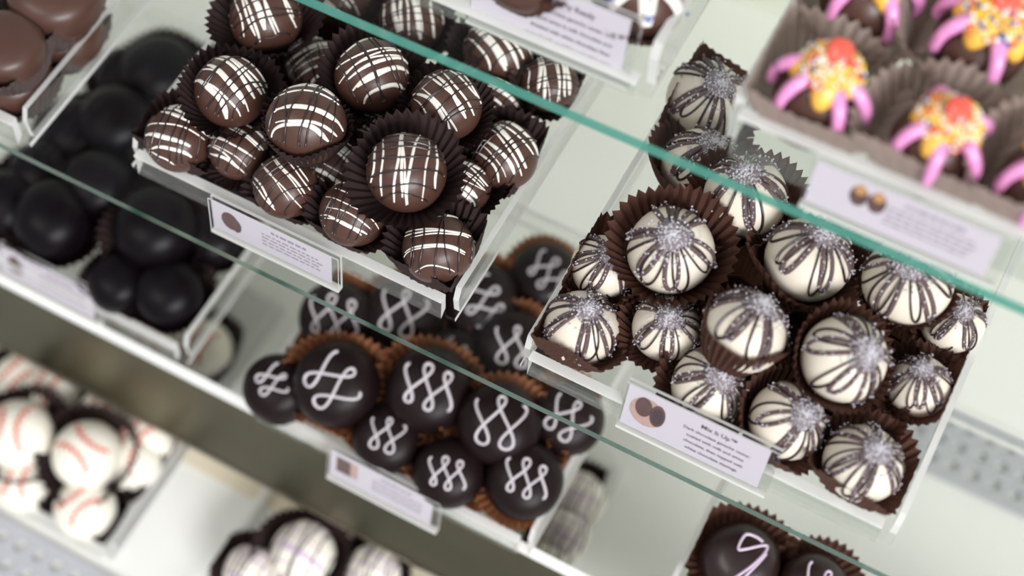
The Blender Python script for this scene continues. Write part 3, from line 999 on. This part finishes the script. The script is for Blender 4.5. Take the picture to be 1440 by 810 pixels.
# --- milk chocolate truffles with white drizzle (middle shelf, left)
D = [
    (252, 196, Z0, 47, (.0, -.35), 0.35, 'drizzled milk truffle in the front left corner of its tray', dict(rt=1.25, z1=.05)),
    (324, 129, Z1, 51, (.2, -.4), 0.8, 'drizzled milk truffle at the left tray wall with broad slanting white lines', dict(rt=1.2, z1=-.1)),
    (374, 26, Z1, 51, (.0, -.4), 1.2, 'drizzled milk truffle at the very top, left of the teal edge', dict(rt=1.3, z1=.1)),
    (431, 175, Z2, 57, (.05, -.55), 0.15, 'drizzled milk truffle with two broad white bands, left of the wide-cupped one', dict(rt=1.12, z1=.12, grow=0)),
    (524, 108, Z1, 53, (.1, -.4), -0.5, 'drizzled milk truffle just left of the teal edge with slanting white bands', dict(rt=1.22, z1=0.0)),
    (628, 149, Z1, 50, (.05, -.4), 0.9, 'drizzled milk truffle below the teal edge with fine close crosshatch', dict(rt=1.15, z1=-.2)),
    (572, 243, Z2, 57, (.0, -.25), 1.6, 'large drizzled truffle at the tray middle with near-vertical white lines in a wide cup', dict(rt=1.42, z1=.12, grow=.08)),
    (709, 220, Z0, 49, (.1, -.4), 0.9, 'shaded drizzled truffle by the right tray wall', dict(rt=1.22, z1=0.0)),
    (402, 262, Z0, 46, (-.1, -.3), 0.95, 'drizzled milk truffle behind the left end of its card', dict(rt=1.15, z1=-.25)),
    (497, 300, Z0, 48, (.1, -.35), 0.5, 'drizzled milk truffle behind the right end of its card', dict(rt=1.15, z1=-.25)),
    (616, 350, Z0, 51, (.0, -.35), 0.05, 'drizzled milk truffle in the front right corner of its tray', dict(rt=1.25, z1=.0)),
    (578, 32, Z0, 46, (.05, -.4), 1.5, 'dim drizzled truffle seen through the upper shelf left of the sprinkle card', dict(rt=1.2, z1=.0)),
    (702, 72, Z0, 50, (.05, -.4), 1.0, 'dim drizzled truffle seen through the upper shelf under the sprinkle card', dict(rt=1.2, z1=-.1)),
    (774, 118, Z0, 40, (.1, -.3), 1.5, 'drizzled truffle at the back right tray wall, above the teal edge', dict(rt=1.18, z1=-.1)),
    (476, 2, Z0, 48, (.05, -.4), 0.6, 'drizzled truffle cut by the top of the picture, crossed by the teal edge', dict(rt=1.2, z1=.0)),
    (440, 92, Z0, 40, (.0, -.3), -0.5, 'drizzled truffle sunk behind the tall dark cup', dict(rt=1.2, z1=.0)),
    (336, 212, Z0, 42, (.0, -.3), 0.6, 'drizzled truffle sunk between the three leftmost drizzled ones', dict(rt=1.1, z1=-.4)),
    (652, 262, Z0, 40, (.0, -.3), 0.6, 'drizzled truffle sunk behind the wide cup and the front right corner one', dict(rt=1.2, z1=.1)),
    (474, 232, .0175, 42, (.0, -.3), 0.6, 'drizzled truffle sunk in the gap left of the wide cup', dict(rt=1.3, z1=.4)),
    (690, 150, .0175, 42, (.0, -.3), 0.6, 'drizzled truffle sunk in the gap right of the fine crosshatch one', dict(rt=1.3, z1=.4)),
    (538, 176, .0175, 42, (.0, -.3), 0.6, 'drizzled truffle sunk behind the wide cup at the tray middle', dict(rt=1.3, z1=.4)),
]
BND[0] = inner('drz')
for i, (px, py, z, rp, cap_, phi, lab, ck) in enumerate(D):
    drizzled(px, py, z, rp, cap_, phi, lab, 41 + i, cupkw=ck)

# --- dark truffles with pale squiggles (lower shelf)
B3 = -0.115
L = [
    (392, 548, B3 + .018, 50, (-.1, -.35), 1.2, 'wide', 'squiggle truffle in the front left corner of its tray, blurred squiggle', .7),
    (474, 541, B3 + .030, 62, (-.05, -.1), 1.1, 'wide', 'squiggle truffle with a tall upright squiggle, second from the left in front', 1.0),
    (604, 548, B3 + .030, 62, (.02, -.15), .3, 'loops', 'squiggle truffle with three loops in a row, just below the green edge', 1.0),
    (702, 597, B3 + .030, 60, (.0, -.15), .2, 'wide', 'squiggle truffle with a wide double squiggle, right of the three-loop one', 1.05),
    (546, 616, B3 + .018, 50, (.0, -.2), .3, 'wide', 'squiggle truffle behind the left end of the card over the apron', .8),
    (632, 664, B3 + .018, 52, (-.05, -.1), .2, 'loops', 'squiggle truffle behind the right end of the card over the apron', .8),
    (738, 676, B3 + .020, 56, (.05, -.2), .3, 'loops', 'squiggle truffle at the front right corner of its tray', .9),
    (796, 590, B3 + .020, 54, (.0, -.1), .7, 'wide', 'squiggle truffle by the right tray wall, under the green edge', .9),
    (474, 448, B3 + .020, 54, (.0, -.1), .2, 'loops', 'squiggle truffle at the left tray wall, crossed by the green edge', 1.1),
    (568, 444, B3 + .020, 56, (.0, -.1), .3, 'wide', 'squiggle truffle seen through the shelf below the drizzled tray corner', 1.0),
    (678, 426, B3 + .020, 56, (.05, -.1), 1.2, 'loops', 'squiggle truffle seen between the drizzled tray and the striped tray', .9),
    (722, 490, B3 + .020, 54, (.05, -.1), .2, 'wide', 'squiggle truffle seen beside the striped tray front corner', .9),
    (766, 392, B3 + .020, 50, (.1, -.2), .9, 'loops', 'rearmost squiggle truffle seen left of the striped tray wall', .9),
    (640, 505, B3 + .014, 46, (.0, -.1), .9, 'wide', 'squiggle truffle sunk behind the three-loop one, seen through the shelf', .8),
]
BND[0] = inner('lat')
for i, (px, py, z, rp, cap_, rot, kind, lab, sz) in enumerate(L):
    squiggled(px, py, z, rp, cap_, rot, kind, lab, 71 + i, size=sz * 1.1)

# --- plain black truffles (lower shelf, left end)
K_ = [
    (166, 398, .018, 44, 'black truffle behind the right end of the heart card'),
    (240, 412, .018, 50, 'black truffle in the front right corner of its tray'),
    (75, 310, .024, 56, 'black truffle directly above the dark picture of the blurred card'),
    (220, 322, .030, 60, 'large black truffle at the tray middle, crossed by the green edge'),
    (10, 290, .018, 50, 'black truffle at the left picture edge above the heart card'),
    (300, 335, .018, 44, 'black truffle beside the right tray wall below the drizzled card'),
    (140, 262, .024, 52, 'black truffle just below the green edge, third from the left picture edge'),
    (60, 245, .018, 46, 'black truffle under the corner of the round chocolate tray'),
    (165, 175, .024, 54, 'black truffle seen through the shelf left of the drizzled corner truffle'),
    (260, 245, .018, 50, 'black truffle under the front lip of the drizzled tray'),
    (225, 105, .020, 54, 'black truffle near the back of its tray, left of the drizzled tray'),
    (110, 190, .018, 50, 'black truffle beside the corner of the round chocolate tray'),
    (290, 120, .018, 46, 'black truffle at the back right of its tray, below the drizzled tray'),
    (345, 270, .018, 40, 'black truffle at the right wall of its tray, under the drizzled tray'),
    (180, 110, .014, 44, 'black truffle at the back next to the round chocolate tray wall'),
]
BND[0] = inner('dk')
for i, (px, py, z, rp, lab) in enumerate(K_):
    plain(px, py, B3 + z, rp, (0, -.35), lab, 101 + i)

# --- baseballs (deck, left)
BD = -0.215
BND[0] = inner('base')
for i, (px, py, z, rp, rot, lab) in enumerate([
    (26, 612, .034, 50, .1, 'stitched white truffle at the left picture edge, below the steel apron'),
    (123, 640, .034, 49, -.9, 'stitched white truffle at the tray middle, most complete of them'),
    (120, 716, .019, 44, .9, 'stitched white truffle at the front right corner of its tray'),
    (185, 648, .019, 42, .3, 'narrow-looking stitched truffle at the right tray wall'),
    (34, 680, .017, 42, .2, 'stitched white truffle in the front row at the left picture edge'),
    (72, 552, .020, 40, .6, 'stitched white truffle close under the steel apron, left'),
    (205, 614, .019, 40, .9, 'stitched white truffle half hidden by the steel apron, beside the right wall'),
    (146, 585, .017, 38, .5, 'stitched white truffle tucked under the steel apron behind the middle one'),
    (286, 492, .020, 42, .6, 'stitched white truffle seen through the lower shelf, right of the black truffle tray'),
    (222, 478, .018, 40, .4, 'stitched white truffle seen through the gap below the black truffle tray'),
    (165, 448, .018, 40, .4, 'stitched white truffle mostly behind the white edge of the lower shelf'),
    (30, 540, .018, 42, .8, 'stitched white truffle at the left edge under the apron'),
]):
    stitched(px, py, BD + z, rp, (.02, -.4), rot, lab, 131 + i)

# --- finely drizzled white truffles (deck, bottom middle)
BND[0] = inner('wht')
for i, (px, py, z, rp, lab) in enumerate([
    (426, 778, .026, 46, 'finely drizzled white truffle at the bottom, the brightest of its tray'),
    (352, 806, .019, 40, 'finely drizzled white truffle at the bottom, at the left tray wall'),
    (524, 806, .019, 40, 'finely drizzled white truffle at the bottom right of the bright one'),
    (812, 702, .022, 40, 'finely drizzled white truffle seen through the lower shelf, rear one'),
    (792, 750, .022, 38, 'finely drizzled white truffle seen through the lower shelf, middle one'),
    (768, 796, .020, 38, 'finely drizzled white truffle seen through the lower shelf, front one'),
]):
    drizzled(px, py, BD + z, rp, (.02, -.4), .5, lab, 151 + i, body='cream', lines=9, dlines=6, name='white_truffle', group='finely drizzled white truffles', white='lilac', wide=.8, cupkw=dict(rt=1.2, z1=0))

# --- lilac-iced truffles (lower shelf, bottom right)
BND[0] = inner('low')
squiggled(1040, 790, B3 + .022, 56, (.0, -.25), 0.0, 'hook', 'lilac-squiggled truffle in a flaring brown cup at the bottom', 171, cupkw=dict(rt=1.32, z1=.15, lift=.2, lift_dir=1.2), cupm='cup_brown', body='dark', line='lilac', group='lilac-iced truffles', name='lilac_truffle', size=1.0)
squiggled(1142, 828, B3 + .018, 52, (.0, -.25), .8, 'wide', 'lilac-squiggled truffle at the bottom edge, only its upper rim showing', 172, cupkw=dict(rt=1.28, z1=.1), cupm='cup_brown', body='dark', line='lilac', group='lilac-iced truffles', name='lilac_truffle')

# --- plain round chocolates (middle shelf, top left)
BND[0] = inner('marsh')
for i, (px, py, z, rp, lab) in enumerate([
    (8, 68, .036, 56, 'upper round chocolate of the stack at the left picture edge'),
    (18, 106, .014, 56, 'lower round chocolate of the stack at the left picture edge'),
    (78, -6, .036, 66, 'upper round chocolate of the rear stack, cut by the top of the picture'),
    (92, 44, .014, 54, 'lower round chocolate of the rear stack, mostly inside its cups'),
]):
    disc_choc(px, py, z, rp, (.12, -.42), lab, 181 + i)

# --- octopus truffles (upper shelf)
U = 0.105
BND[0] = inner('octo')
octopus(1150, 134, U + .024, 62, (.12, -.45), 'octopus truffle at the front left corner of its tray', 191, [(-1, .45, 1.15), (-.9, -.35, 1.0), (.05, 1, 1.15), (.75, .85, 1.1)], (.17, -.52))
octopus(1312, 205, U + .024, 62, (.12, -.45), 'octopus truffle in the front row above the printed pictures of its card', 192, [(-1, .3, 1.0), (-.45, 1, 1.0), (1, -.1, .9), (.5, 1, 1.1), (.1, -1, .8)], (.15, -.42))
octopus(1376, 66, U + .024, 66, (.12, -.45), 'octopus truffle in the second row, near the top right picture corner', 193, [(-1, .15, 1.0), (-.7, -.6, .9), (-.15, 1, 1.05), (.85, .6, 1.0)], (.15, -.52))
octopus(1216, 0, U + .024, 62, (.12, -.45), 'octopus truffle cut by the top of the picture', 194, [(-.9, .6, 1.1), (.15, 1, 1.15), (.9, .5, 1.0)])
octopus(1466, 262, U + .024, 62, (.12, -.45), 'octopus truffle at the right picture edge, only its pink legs showing', 195, [(-1, .1, 1.1), (-.6, .8, 1.15), (.2, 1, 1.0)])

# --- iced truffles with blue sprinkles (upper shelf)
BND[0] = inner('party')
party(905, 2, U + .020, 58, (.05, -.45), 'iced truffle by the right wall of its tray, white icing runs down with blue sprinkles', 201)
party(742, -42, U + .024, 62, (.05, -.45), 'iced truffle behind the card, cut by the top of the picture', 202)
